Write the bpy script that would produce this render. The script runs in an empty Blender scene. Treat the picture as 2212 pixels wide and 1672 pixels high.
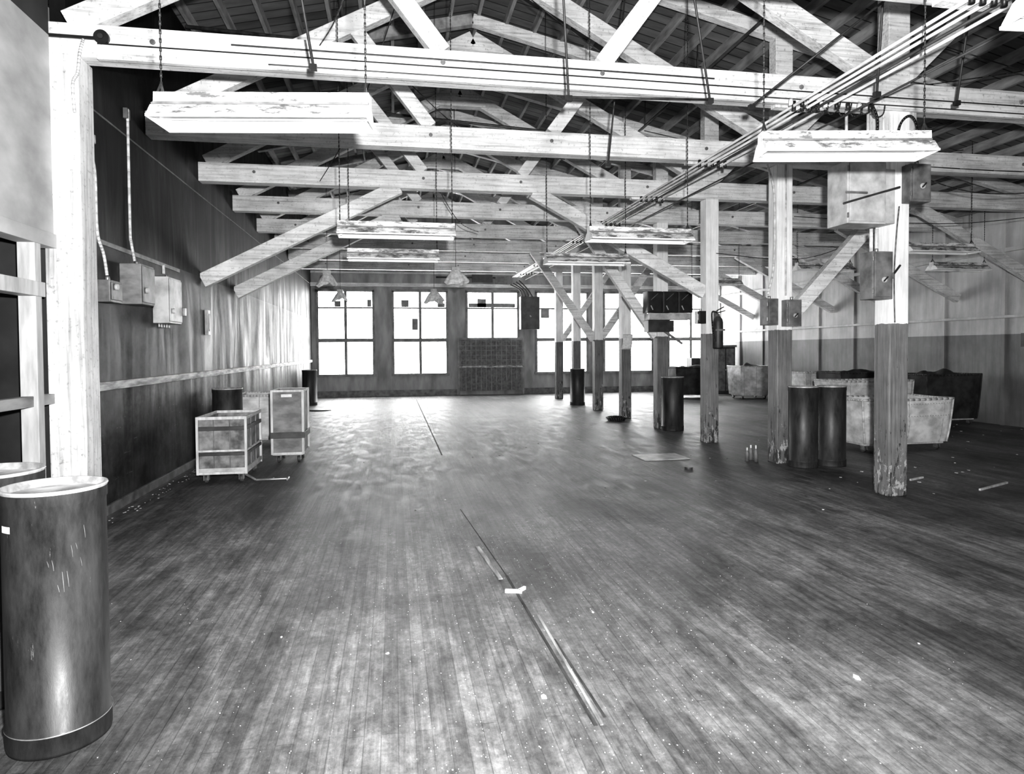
import bpy, bmesh, math, random
from mathutils import Vector, Matrix, noise as mnoise
random.seed(7)
scene = bpy.context.scene
try:
    scene.view_settings.view_transform = 'Standard'
    scene.view_settings.look = 'Medium High Contrast'
except Exception as e:
    print(e)

# ------------------------------------------------------------ materials
class NT:
    def __init__(s, name):
        s.m = bpy.data.materials.new(name); s.m.use_nodes = True
        s.t = s.m.node_tree; s.b = s.t.nodes['Principled BSDF']
        s.geo = s.t.nodes.new('ShaderNodeNewGeometry')
        s.pos = s.geo.outputs['Position']
    def n(s, typ, **kw):
        nd = s.t.nodes.new(typ)
        for k, v in kw.items(): setattr(nd, k, v)
        return nd
    def l(s, a, b): s.t.links.new(a, b)
    def mapped(s, scale, rot=(0, 0, 0), loc=(0, 0, 0)):
        mp = s.n('ShaderNodeMapping'); s.l(s.pos, mp.inputs['Vector'])
        mp.inputs['Scale'].default_value = scale; mp.inputs['Rotation'].default_value = rot
        mp.inputs['Location'].default_value = loc
        return mp.outputs[0]
    def noise(s, scale, detail=4, rough=.55, sc=1.0, dist=0.0, loc=(0, 0, 0), rot=(0, 0, 0)):
        nd = s.n('ShaderNodeTexNoise'); s.l(s.mapped(scale, loc=loc, rot=rot), nd.inputs['Vector'])
        nd.inputs['Scale'].default_value = sc; nd.inputs['Detail'].default_value = detail
        nd.inputs['Roughness'].default_value = rough; nd.inputs['Distortion'].default_value = dist
        return nd.outputs['Fac']
    def ramp(s, fac, p0, v0, p1, v1):
        r = s.n('ShaderNodeMapRange'); s.l(fac, r.inputs[0])
        r.inputs[1].default_value = p0; r.inputs[2].default_value = p1
        r.inputs[3].default_value = v0; r.inputs[4].default_value = v1
        return r.outputs[0]
    def math(s, op, a, b=None, clamp=False):
        nd = s.n('ShaderNodeMath', operation=op, use_clamp=clamp)
        for i, v in enumerate((a, b)):
            if v is None: continue
            if isinstance(v, (int, float)): nd.inputs[i].default_value = v
            else: s.l(v, nd.inputs[i])
        return nd.outputs[0]
    def mix(s, f, a, b):
        nd = s.n('ShaderNodeMix', data_type='FLOAT')
        for i, v in ((0, f), (2, a), (3, b)):
            if isinstance(v, (int, float)): nd.inputs[i].default_value = v
            else: s.l(v, nd.inputs[i])
        return nd.outputs[0]
    def z(s):
        sp = s.n('ShaderNodeSeparateXYZ'); s.l(s.pos, sp.inputs[0]); return sp.outputs
    def color(s, v):
        cb = s.n('ShaderNodeCombineColor')
        for i in range(3): s.l(v, cb.inputs[i])
        s.l(cb.outputs[0], s.b.inputs['Base Color'])
    def rough(s, v):
        if isinstance(v, (int, float)): s.b.inputs['Roughness'].default_value = v
        else: s.l(v, s.b.inputs['Roughness'])
    def bump(s, h, strength=.3, dist=.01):
        b = s.n('ShaderNodeBump'); b.inputs['Strength'].default_value = strength
        b.inputs['Distance'].default_value = dist
        s.l(h, b.inputs['Height']); s.l(b.outputs[0], s.b.inputs['Normal'])

def simple(name, lo, hi, rough=.6, scale=(6, 6, 6), detail=6, metal=0, bump=.15, p=(.35, .65)):
    t = NT(name); f = t.noise(scale, detail)
    t.color(t.ramp(f, p[0], lo, p[1], hi)); t.rough(rough)
    t.b.inputs['Metallic'].default_value = metal
    if bump: t.bump(f, bump)
    return t.m

def paint_white(name, grain):
    t = NT(name)
    f = t.noise((2.5, 2.5, 2.5), 5, .6)
    g = t.noise(grain, 4, .7)
    d = t.noise((30, 30, 30), 3, .6)
    big = t.noise((.7, .7, .7), 3, .5, loc=(2, 1, 4))
    a = t.ramp(f, .3, .58, .6, .86)
    a = t.math('MULTIPLY', a, t.ramp(g, .3, .5, .55, 1.0))
    a = t.math('MULTIPLY', a, t.ramp(d, .25, .5, .42, 1.0))
    a = t.math('MULTIPLY', a, t.ramp(big, .35, .78, .6, 1.0))
    t.color(a); t.rough(.7); t.bump(g, .4, .006)
    return t.m
M_BEAM = paint_white('white_painted_beam', (1.2, 30, 30))
M_POSTW = paint_white('white_painted_post', (30, 30, 1.2))

def column_mat():
    t = NT('two_tone_painted_column')
    z = t.z()[2]
    f = t.noise((3, 3, 2), 5, .6); g = t.noise((45, 45, 2), 5, .7); ch = t.noise((14, 14, 7), 7, .7)
    w = t.math('MULTIPLY', t.ramp(f, .3, .7, .6, .9), t.ramp(g, .3, .75, .6, 1))
    dk = t.math('MULTIPLY', t.ramp(f, .3, .11, .65, .2), t.ramp(g, .3, .5, .6, 1.1))
    low = t.ramp(z, 0.0, .13, .9, -.04)
    chip = t.math('GREATER_THAN', t.math('ADD', ch, low), .65)
    dk = t.mix(chip, dk, .36)
    ch2 = t.noise((22, 22, 5), 5, .7, loc=(4, 2, 1))
    chip2 = t.math('GREATER_THAN', t.math('ADD', ch2, low), .63)
    dk = t.mix(chip2, dk, .03)
    zz = t.math('ADD', z, t.ramp(ch, 0, -.02, 1, .02))
    split = t.math('GREATER_THAN', zz, 1.74)
    t.color(t.mix(split, dk, w)); t.rough(.6); t.bump(g, .35, .006)
    return t.m
M_COL = column_mat()

def floor_mat():
    t = NT('worn_strip_wood_floor')
    br = t.n('ShaderNodeTexBrick')
    t.l(t.mapped((1, 1, 1), rot=(0, 0, math.radians(90))), br.inputs['Vector'])
    br.inputs['Color1'].default_value = (.3, .3, .3, 1); br.inputs['Color2'].default_value = (1, 1, 1, 1)
    br.inputs['Mortar'].default_value = (.05, .05, .05, 1)
    br.inputs['Scale'].default_value = 1; br.inputs['Mortar Size'].default_value = .0022
    br.inputs['Brick Width'].default_value = 2.6; br.inputs['Row Height'].default_value = .066
    br.inputs['Bias'].default_value = .1
    br.offset = .37
    sp = t.n('ShaderNodeSeparateColor'); t.l(br.outputs['Color'], sp.inputs[0])
    b = t.ramp(sp.outputs[0], .05, .6, 1, 1.0)
    n1 = t.noise((1.1, .6, 1), 8, .66, dist=.7)
    n2 = t.noise((30, 1.3, 1), 7, .72)
    n3 = t.noise((.45, .3, 1), 3, .5, loc=(3.3, 1.2, 0))
    n4 = t.noise((6, 2.6, 1), 8, .75, loc=(1.3, 5.2, 0), dist=.6)
    n6 = t.noise((20, 17, 1), 7, .85, loc=(8, 5.2, 0))
    a = t.math('MULTIPLY', b, t.ramp(n1, .36, .5, .64, 1.35))
    a = t.math('MULTIPLY', a, t.ramp(n2, .34, .62, .66, 1.3))
    a = t.math('MULTIPLY', a, t.ramp(n3, .38, .7, .62, 1.25))
    a = t.math('MULTIPLY', a, t.ramp(n4, .36, .58, .64, 1.4))
    a = t.math('MULTIPLY', a, t.ramp(n6, .34, .55, .66, 1.4))
    a = t.math('MULTIPLY', a, .165)
    s1 = t.noise((60, 60, 1), 3, .6)
    spk = t.math('GREATER_THAN', t.math('ADD', s1, t.ramp(n4, .3, -.07, .7, .07)), .765)
    a = t.mix(spk, a, .35)
    a = t.math('MINIMUM', a, .5)
    t.color(a)
    t.rough(t.ramp(n4, .3, .42, .7, .7))
    t.b.inputs['Specular IOR Level'].default_value = .4
    t.bump(t.math('ADD', sp.outputs[0], t.math('MULTIPLY', n2, 1.2)), .35, .004)
    return t.m
M_FLOOR = floor_mat()

def leftwall_mat():
    t = NT('stained_dark_panel_wall')
    xyz = t.z(); z = xyz[2]; y = xyz[1]
    st = t.noise((1, 2.0, .35), 7, .72, dist=1.2)
    st2 = t.noise((1, 9, .5), 5, .7, loc=(0, 3, 4))
    bl = t.noise((1, 1.4, 2.0), 8, .72)
    up = t.math('MULTIPLY', t.ramp(st, .35, .002, .7, .008), t.ramp(bl, .3, .6, .7, 1.6))
    mid = t.math('MULTIPLY', t.ramp(st, .40, .008, .64, .07), t.ramp(bl, .36, .35, .64, 1.7))
    low = t.math('MULTIPLY', t.ramp(bl, .40, .005, .66, .055), t.ramp(st2, .3, .6, .65, 1.3))
    zz = t.math('ADD', z, t.ramp(bl, 0, -.03, 1, .03))
    a = t.mix(t.math('GREATER_THAN', zz, 1.2), low, mid)
    a = t.mix(t.math('GREATER_THAN', z, 2.55), a, up)
    sy = t.math('LESS_THAN', t.math('FRACT', t.math('DIVIDE', y, 1.22)), .008)
    a = t.mix(t.math('MULTIPLY', sy, .5), a, .004)
    scr = t.noise((1, 2.5, 30), 6, .75, loc=(0, 2, 2))
    sc = t.math('MULTIPLY', t.math('GREATER_THAN', scr, .67), t.math('LESS_THAN', z, .9))
    a = t.mix(t.math('MULTIPLY', sc, .4), a, .3)
    t.color(a); t.rough(t.ramp(st, .35, .42, .7, .8)); t.bump(bl, .15, .02)
    t.b.inputs['Specular IOR Level'].default_value = .22
    return t.m
M_LWALL = leftwall_mat()

def rightwall_mat():
    t = NT('two_tone_board_wall')
    xyz = t.z(); z = xyz[2]
    f = t.noise((1.5, 1.5, 1.2), 6, .6); g = t.noise((8, 8, .8), 5, .65)
    w = t.math('MULTIPLY', t.ramp(f, .3, .4, .65, .6), t.ramp(g, .3, .75, .65, 1))
    d = t.math('MULTIPLY', t.ramp(f, .3, .14, .65, .25), t.ramp(g, .3, .7, .65, 1))
    t.color(t.mix(t.math('GREATER_THAN', z, 1.74), d, w)); t.rough(.7)
    return t.m
M_RWALL = rightwall_mat()

def roof_mat():
    t = NT('roof_deck_boards')
    br = t.n('ShaderNodeTexBrick'); t.l(t.mapped((1, 1, 1)), br.inputs['Vector'])
    br.inputs['Color1'].default_value = (.35, .35, .35, 1); br.inputs['Color2'].default_value = (1, 1, 1, 1)
    br.inputs['Mortar'].default_value = (.05, .05, .05, 1); br.inputs['Scale'].default_value = 1
    br.inputs['Mortar Size'].default_value = .01; br.inputs['Brick Width'].default_value = 60
    br.inputs['Row Height'].default_value = .2
    sp = t.n('ShaderNodeSeparateColor'); t.l(br.outputs['Color'], sp.inputs[0])
    f = t.noise((1.5, 6, 1.5), 6, .6)
    t.color(t.math('MULTIPLY', t.math('MULTIPLY', sp.outputs[0], t.ramp(f, .3, .5, .7, 1.1)), .2)); t.rough(.85)
    return t.m
M_ROOF = roof_mat()
M_JOIST = simple('weathered_joist', .16, .36, .8, (8, 2, 8))
M_FARW = simple('grey_painted_far_wall', .2, .4, .7, (3, 3, .8))
M_PLAST = simple('plaster_wall', .3, .5, .8, (1.5, 1.5, 2.5))
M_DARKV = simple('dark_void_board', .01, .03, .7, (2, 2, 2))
M_FRAME = simple('window_frame_paint', .14, .26, .6, (5, 5, 5))
M_RAIL = simple('worn_rail_wood', .1, .5, .6, (8, 3, 20))
M_STUD = simple('painted_stud', .35, .6, .6, (12, 12, 2))
def drum_mat():
    t = NT('dark_fibre_drum')
    f = t.noise((9, 9, 2.5), 8, .7); s = t.noise((28, 28, 3.5), 8, .8, loc=(3, 3, 3))
    a = t.ramp(f, .35, .01, .65, .04)
    a = t.mix(t.math('GREATER_THAN', s, .66), a, .11)
    t.color(a); t.rough(t.ramp(f, .35, .38, .65, .6)); t.bump(f, .15)
    return t.m
M_DRUM = drum_mat()
M_DRUMR = simple('drum_steel_rim', .25, .5, .45, (20, 20, 20), metal=.3)
M_DRUML = simple('drum_lid', .1, .25, .6, (9, 9, 9))
M_LABEL = simple('paper_label', .55, .75, .7, (20, 20, 20))
M_LAMP = simple('dusty_enamel', .5, .88, .4, (3, 9, 9), bump=.05, p=(.3, .5))
def lampflank():
    t = NT('grimy_enamel')
    f = t.noise((6, 6, 22), 8, .78); g = t.noise((2, 2, 2), 3)
    a = t.ramp(f, .42, .12, .55, .74)
    a = t.math('MULTIPLY', a, t.ramp(g, .35, .65, .6, 1.0))
    t.color(a); t.rough(.55); return t.m
M_LAMPD = lampflank()
M_CHAIN = simple('blackened_wire', .01, .03, .5, (20, 20, 20), bump=0)
M_PIPE = simple('painted_conduit', .4, .7, .4, (15, 4, 15), bump=0)
M_PIPED = simple('dark_iron_pipe', .02, .06, .5, (15, 4, 15), bump=0)
M_BOXL = simple('light_grey_enclosure', .28, .5, .5, (7, 7, 7))
M_CARTP = simple('scuffed_cart_panel', .05, .24, .5, (9, 9, 9), detail=8)
M_BOXM = simple('mid_grey_enclosure', .07, .18, .5, (7, 7, 7))
M_BOXD = simple('dark_enclosure', .02, .05, .5, (7, 7, 7))
M_BLACK = simple('black_plastic', .008, .02, .4, (9, 9, 9))
M_CANVAS = simple('soiled_canvas', .4, .74, .85, (5, 5, 7))
M_CANVD = simple('dark_canvas', .015, .05, .8, (5, 5, 5))
M_WOODG = simple('grey_fibre_panel', .1, .22, .6, (5, 5, 10))
M_WOODL = simple('light_wood_slat', .35, .6, .6, (15, 15, 4))
M_RUB = simple('caster_rubber', .03, .06, .6, (9, 9, 9))
M_STEEL = simple('caster_steel', .2, .4, .35, (9, 9, 9), metal=.7)
M_BOARD = simple('gridded_board', .07, .16, .7, (14, 14, 14))
M_CLOTH = simple('crumpled_cloth', .5, .85, .9, (15, 15, 15))
M_STRIP = simple('worn_wood_strip', .08, .4, .6, (30, 3, 3))
M_CRACK = simple('floor_crack_dirt', .01, .05, .9, (60, 6, 3))
M_PAPER = simple('paper_scrap', .6, .85, .8, (30, 30, 30), bump=0)
def emis(name, s):
    t = NT(name)
    t.b.inputs['Base Color'].default_value = (.8, .8, .8, 1)
    f = t.noise((2, 2, 2), 4)
    t.b.inputs['Emission Color'].default_value = (1, 1, 1, 1)
    t.l(t.ramp(f, .3, s * .85, .7, s), t.b.inputs['Emission Strength'])
    return t.m
M_PANE = emis('daylit_frosted_pane', 19.0)

# ------------------------------------------------------------ mesh builder
class B:
    def __init__(s): s.bm = bmesh.new(); s.mats = []
    def mi(s, m):
        if m not in s.mats: s.mats.append(m)
        return s.mats.index(m)
    def box(s, x0, x1, y0, y1, z0, z1, m):
        i = s.mi(m)
        v = [s.bm.verts.new((x, y, z)) for z in (z0, z1) for y in (y0, y1) for x in (x0, x1)]
        for f in ((0, 2, 3, 1), (4, 5, 7, 6), (0, 1, 5, 4), (2, 6, 7, 3), (0, 4, 6, 2), (1, 3, 7, 5)):
            s.bm.faces.new([v[k] for k in f]).material_index = i
    def beam(s, p, q, w, h, m, side=(0, 1, 0)):
        i = s.mi(m); p = Vector(p); q = Vector(q); d = (q - p).normalized()
        sd = Vector(side); sd = (sd - d * sd.dot(d)).normalized(); n = d.cross(sd)
        v = []
        for c in (p, q):
            for a, b in ((-1, -1), (1, -1), (1, 1), (-1, 1)):
                v.append(s.bm.verts.new(c + sd * a * w / 2 + n * b * h / 2))
        fs = [(0, 1, 2, 3), (7, 6, 5, 4)] + [(k, k + 4, (k + 1) % 4 + 4, (k + 1) % 4) for k in range(4)]
        for f in fs: s.bm.faces.new([v[k] for k in f]).material_index = i
    def cyl(s, p, q, r, m, seg=10, r2=None):
        i = s.mi(m); p = Vector(p); q = Vector(q); d = (q - p).normalized()
        a = Vector((0, 0, 1)) if abs(d.z) < .9 else Vector((1, 0, 0))
        u = d.cross(a).normalized(); w = d.cross(u); r2 = r if r2 is None else r2
        A = []; C = []
        for k in range(seg):
            t = 2 * math.pi * k / seg; o = u * math.cos(t) + w * math.sin(t)
            A.append(s.bm.verts.new(p + o * r)); C.append(s.bm.verts.new(q + o * r2))
        for k in range(seg):
            f = s.bm.faces.new((A[k], A[(k + 1) % seg], C[(k + 1) % seg], C[k])); f.material_index = i; f.smooth = True
        s.bm.faces.new(A[::-1]).material_index = i; s.bm.faces.new(C).material_index = i
    def path(s, pts, r, m, seg=8, sub=6):
        P = [Vector(p) for p in pts]
        out = []
        for k in range(len(P) - 1):
            p0 = P[max(k - 1, 0)]; p1 = P[k]; p2 = P[k + 1]; p3 = P[min(k + 2, len(P) - 1)]
            for j in range(sub):
                t = j / sub
                out.append(.5 * ((2 * p1) + (-p0 + p2) * t + (2 * p0 - 5 * p1 + 4 * p2 - p3) * t * t + (-p0 + 3 * p1 - 3 * p2 + p3) * t ** 3))
        out.append(P[-1])
        for a, b in zip(out, out[1:]):
            if (b - a).length > 1e-5: s.cyl(a, b, r, m, seg)
    def lathe(s, c, prof, seg=40):
        c = Vector(c); rings = []
        for r, z, _ in prof:
            if r < 1e-6: rings.append([s.bm.verts.new(c + Vector((0, 0, z)))])
            else: rings.append([s.bm.verts.new(c + Vector((r * math.cos(2 * math.pi * k / seg), r * math.sin(2 * math.pi * k / seg), z))) for k in range(seg)])
        for j in range(len(prof) - 1):
            a, b = rings[j], rings[j + 1]; i = s.mi(prof[j][2])
            for k in range(seg):
                k2 = (k + 1) % seg
                if len(a) == 1 and len(b) == 1: continue
                if len(a) == 1: f = s.bm.faces.new((a[0], b[k2], b[k]))
                elif len(b) == 1: f = s.bm.faces.new((a[k], a[k2], b[0]))
                else: f = s.bm.faces.new((a[k], a[k2], b[k2], b[k]))
                f.material_index = i; f.smooth = True
    def poly(s, pts, m):
        f = s.bm.faces.new([s.bm.verts.new(p) for p in pts]); f.material_index = s.mi(m); return f
    def grid(s, fn, nu, nv, m, smooth=True):
        i = s.mi(m); V = [[s.bm.verts.new(fn(a / nu, b / nv)) for b in range(nv + 1)] for a in range(nu + 1)]
        for a in range(nu):
            for b in range(nv):
                f = s.bm.faces.new((V[a][b], V[a + 1][b], V[a + 1][b + 1], V[a][b + 1])); f.material_index = i; f.smooth = smooth
    def done(s, name, bevel=0, solid=0):
        vs = [v.co for v in s.bm.verts]
        mn = Vector((min(v.x for v in vs), min(v.y for v in vs), min(v.z for v in vs)))
        mx = Vector((max(v.x for v in vs), max(v.y for v in vs), max(v.z for v in vs)))
        o = Vector(((mn.x + mx.x) / 2, (mn.y + mx.y) / 2, mn.z))
        bmesh.ops.translate(s.bm, verts=s.bm.verts, vec=-o)
        if not solid: bmesh.ops.recalc_face_normals(s.bm, faces=s.bm.faces)
        me = bpy.data.meshes.new(name); s.bm.to_mesh(me); s.bm.free()
        for m in s.mats: me.materials.append(m)
        ob = bpy.data.objects.new(name, me); ob.location = o; scene.collection.objects.link(ob)
        if solid:
            md = ob.modifiers.new('solid', 'SOLIDIFY'); md.thickness = solid; md.offset = 0
        if bevel:
            md = ob.modifiers.new('bevel', 'BEVEL'); md.width = bevel; md.segments = 2; md.limit_method = 'ANGLE'
            md.angle_limit = math.radians(50)
        return ob

XL, XR, YF, YB = -2.64, 11.5, 22.3, -2.0
XC = 4.98; RX = 1.2; RZ = 6.6; SL = .228
def roofz(x): return RZ - SL * abs(x - RX)

# ------------------------------------------------------------ shell
b = B(); b.box(XL - 1.2, XR + .2, YB, YF + .2, -.12, 0, M_FLOOR); b.done('floor')
b = B()
for xa, xb in ((XL - 1.2, RX), (RX, XR + .2)):
    za, zb = roofz(xa), roofz(xb)
    v = [(xa, YB, za), (xb, YB, zb), (xb, YF + .2, zb), (xa, YF + .2, za)]
    V = [b.bm.verts.new(p) for p in v]; W = [b.bm.verts.new((p[0], p[1], p[2] + .08)) for p in v]
    i = b.mi(M_ROOF)
    for f in ([V[0], V[1], V[2], V[3]], W[::-1]): b.bm.faces.new(f).material_index = i
    for k in range(4): b.bm.faces.new((V[k], V[(k + 1) % 4], W[(k + 1) % 4], W[k])).material_index = i
x = XL + .15
while x < XR:
    b.box(x - .025, x + .025, YB, YF, roofz(x) - .13, roofz(x) + .01, M_JOIST)
    x += .42
b.done('ceiling')

b = B(); b.box(XL - .12, XL, 6.09, YF, 0, roofz(XL) + .01, M_LWALL); b.done('wall_left')
b = B()
b.box(XL - .12, XL, YB, 5.81, 2.42, 4.0, M_PLAST)
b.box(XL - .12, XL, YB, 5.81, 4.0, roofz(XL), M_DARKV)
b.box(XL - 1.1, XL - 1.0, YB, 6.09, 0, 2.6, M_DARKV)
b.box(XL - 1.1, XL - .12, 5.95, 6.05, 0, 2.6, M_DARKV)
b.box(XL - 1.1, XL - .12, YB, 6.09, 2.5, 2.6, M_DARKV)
for y in (5.54, 4.9, 4.2, 3.5, 2.8, 2.1, 1.4):
    b.box(XL - .11, XL + .01, y - .045, y + .045, 0, 2.42, M_STUD)
b.box(XL - .12, XL + .02, YB, 5.81, 2.33, 2.44, M_PLAST)
b.box(XL - .1, XL + .03, YB, 5.6, 1.93, 2.04, M_STUD)
b.box(XL - .1, XL - .02, YB, 5.81, 1.1, 1.18, M_JOIST)
b.box(XL - .1, XL + .01, YB, 5.81, 0, .12, M_JOIST)
b.path([(XL + .01, 4.85, 3.55), (XL + .04, 4.9, 3.5), (XL + .05, 4.95, 3.4), (XL + .03, 4.98, 3.3)], .01, M_BLACK)
b.done('wall_left_partition', .004)
b = B()
b.box(XL, XL + .035, 6.1, YF - .01, 1.155, 1.235, M_RAIL)
b.done('trim_1', .004)
b = B(); b.box(XL, XL + .03, 6.1, YF - .01, 0, .09, M_BOXM); b.done('baseboard_left', .004)
b = B()
b.box(XL, XL + .012, 6.1, 8.9, 2.50, 2.54, M_BOXM)
b.box(XL, XL + .006, 6.1, YF - .01, 3.68, 3.695, M_BOXM)
b.done('trim_2')
b = B(); b.box(XR, XR + .15, YB, YF + .15, 0, roofz(XR) + .01, M_RWALL)
b.done('wall_right')
b = B()
for k in range(16):
    y = 1.0 + k * 1.4
    b.box(XR - .05, XR, y - .04, y + .04, 0, 4.1, M_RWALL)
b.box(XR - .09, XR - .04, YB, YF - .05, 2.05, 2.1, M_RWALL)
b.box(XR - .06, XR, YB, YF - .05, 3.3, 3.38, M_RWALL)
b.done('trim_3', .003)

# far wall
WIN = [(-2.45, -.65), (-.03, 1.77), (2.42, 4.2), (4.82, 6.65), (7.25, 9.05), (9.65, 11.35)]
z0, z1 = .7, 3.5
b = B()
b.box(XL, 2.2, YF, YF + .15, 0, z0, M_FARW); b.box(4.35, XR, YF, YF + .15, 0, z0, M_FARW)
b.box(2.2, 4.35, YF, YF + .15, 0, z0, M_FARW)
xs = [XL] + [v for w in WIN for v in w] + [XR]
for k in range(0, len(xs), 2): b.box(xs[k], xs[k + 1], YF, YF + .15, z0, z1, M_FARW)
b.box(XL, XR, YF, YF + .15, z1, roofz(XR), M_FARW)
zb = roofz(XR)
pts = [(XL, zb), (XR, zb), (RX, roofz(RX)), (XL, roofz(XL))]
b.poly([(x, YF, z) for x, z in pts], M_FARW); b.poly([(x, YF + .15, z) for x, z in pts][::-1], M_FARW)
b.done('wall_far')
for k, (a, c) in enumerate(WIN):
    b = B(); y0, y1 = YF - .05, YF + .08
    f = .045
    b.box(a - .03, a + f, y0, y1, z0, z1, M_FRAME); b.box(c - f, c + .03, y0, y1, z0, z1, M_FRAME)
    b.box(a - .03, c + .03, y0, y1, z1 - f, z1 + .05, M_FRAME)
    b.box(a - .06, c + .06, y0 - .03, y1, z0 - .03, z0 + .05, M_FRAME)
    m = (a + c) / 2
    b.box(m - .045, m + .045, y0 + .005, y1, z0 + .05, z1 - f, M_FRAME)
    b.box(a + f, c - f, y0 + .01, y1 - .005, 1.80, 1.92, M_FRAME)
    b.box(a + f, c - f, y0 + .02, y1 - .005, 2.9, 2.95, M_FRAME)
    b.box(a + f, c - f, YF + .05, YF + .06, z0 + .05, z1 - f, M_PANE)
    if k == 0:
        b.box(-.86, -.72, YF + .03, YF + .045, 2.96, 3.2, M_FRAME); b.box(-1.9, -1.7, YF + .03, YF + .045, 2.96, 3.15, M_FRAME)
    if k == 1:
        b.box(.25, .5, YF + .03, YF + .045, 2.96, 3.2, M_FRAME); b.box(.6, .8, YF + .03, YF + .045, 2.2, 2.58, M_FRAME)
        b.box(1.45, 1.7, YF + .03, YF + .045, 2.96, 3.1, M_FRAME)
    if k == 2:
        b.box(2.5, 4.1, YF + .03, YF + .045, 2.96, 3.1, M_FRAME); b.box(2.8, 3.1, YF + .03, YF + .045, 2.96, 3.25, M_FRAME)
        b.box(2.42, 4.2, YF + .03, YF + .045, .7, 1.8, M_BOARD)
    if k == 3: b.box(5.0, 5.3, YF + .03, YF + .045, 2.6, 2.9, M_FRAME)
    b.done('window_%d' % (k + 1), .004)
b = B()
b.box(2.15, 4.32, YF - .12, YF - .09, .14, 1.88, M_BOARD)
for k in range(13):
    x = 2.2 + k * .173; b.box(x - .012, x + .012, YF - .135, YF - .12, .14, 1.88, M_FRAME)
for k in range(6):
    z = 1.02 + k * .16; b.box(2.15, 4.32, YF - .133, YF - .12, z - .008, z + .008, M_FRAME)
b.box(2.1, 4.36, YF - .16, YF - .12, .92, .99, M_RAIL); b.box(2.1, 4.36, YF - .16, YF - .12, 1.85, 1.93, M_FRAME)
b.box(2.1, 2.17, YF - .15, YF - .09, 0, 1.9, M_FRAME); b.box(4.3, 4.37, YF - .15, YF - .09, 0, 1.9, M_FRAME)
b.done('door_1', .003)
b = B(); b.box(XL + .03, 2.08, YF - .03, YF, 0, .2, M_BOXM); b.box(4.4, XR - .1, YF - .03, YF, 0, .2, M_BOXM); b.done('baseboard_far')
b = B(); b.box(XL, XR, YF - .1, YF, 3.62, 3.74, M_BEAM); b.box(XL, XR, YF - .06, YF, 4.05, 4.12, M_BEAM); b.done('trim_4', .004)

# ------------------------------------------------------------ trusses / columns
YS = [3.98] + [5.95 + 1.97 * k for k in range(8)]
for k, y in enumerate(YS):
    b = B()
    xl = -2.82 if k in (0, 1) else XL + .005
    b.box(xl, XR - .01, y - .09, y + .09, 3.87, 4.13, M_BEAM)
    b.beam((XL + .1, y, 4.14), (RX, y, 6.12), .14, .2, M_BEAM)
    b.beam((RX, y, 6.12), (4.93, y, 4.14), .14, .2, M_BEAM)
    b.beam((-.44, y, 5.25), (.45, y, 4.13), .12, .16, M_BEAM)
    b.beam((2.72, y, 5.2), (1.92, y, 4.13), .12, .16, M_BEAM)
    b.beam((RX - .45, y - .01, 5.9), (RX + .45, y - .01, 5.9), .18, .16, M_BEAM)
    b.beam((XL + .02, y, roofz(XL) - .2), (RX, y, roofz(RX) - .2), .12, .16, M_JOIST)
    b.beam((RX, y, roofz(RX) - .2), (XR - .02, y, roofz(XR) - .2), .12, .16, M_BEAM)
    b.box(XC - .12, XC + .12, y - .08, y + .08, 4.13, roofz(XC) - .25, M_BEAM)
    b.beam((XC + .1, y, 4.2), (XC + 1.15, y, 5.2), .1, .15, M_BEAM)
    for bx in (-1.9, .45, 1.9, 3.9, 6.4, 8.6):
        b.cyl((bx, y - .105, 4.02), (bx, y - .08, 4.02), .022, M_BOXM, 8)
    if k == 1:
        b.box(-1.3, 3.0, y - .098, y - .088, 4.035, 4.05, M_CHAIN)
        b.box(-2.3, 8.0, y - .14, y - .09, 3.84, 3.955, M_BEAM)
        b.box(-2.3, 8.0, y - .13, y - .088, 3.955, 3.972, M_BLACK)
        b.box(-1.0, 8.0, y - .146, y - .138, 3.875, 3.888, M_BOXD)
    if k in (3, 4):
        b.beam((XL + .02, y, 2.5), (.1, y, 3.9), .13, .2, M_BEAM)
    if k == 3: b.beam((XC - .1, y, 2.4), (2.1, y, 3.9), .13, .2, M_BEAM)
    if k in (4, 6): b.beam((XC - .1, y, 1.75), (3.35, y, 3.9), .12, .18, M_BEAM)
    if k == 2: b.beam((XC + .1, y, 1.88), (7.0, y, 3.9), .13, .18, M_BEAM)
    if k in (6, 8): b.beam((XC + .1, y, 1.8), (6.6, y, 3.9), .12, .16, M_BEAM)
    if k >= 3: b.beam((XR - .03, y, 2.5), (8.7, y, 3.9), .12, .17, M_BEAM)
    b.done('roof_truss', .006)
    b = B(); w = .108
    b.box(XC - w, XC + w, y - w, y + w, 0, 3.87, M_COL)
    if k == 1:
        b.box(XC - .19, XC + .19, y - w + .005, y + w, 3.62, 3.868, M_POSTW)
    b.done('timber_column', .012)
for y in (3.98, 5.95):
    b = B(); b.box(-2.71, -2.44, y - .139, y + .139, 0, 3.87, M_POSTW); b.done('timber_column', .012)

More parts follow.
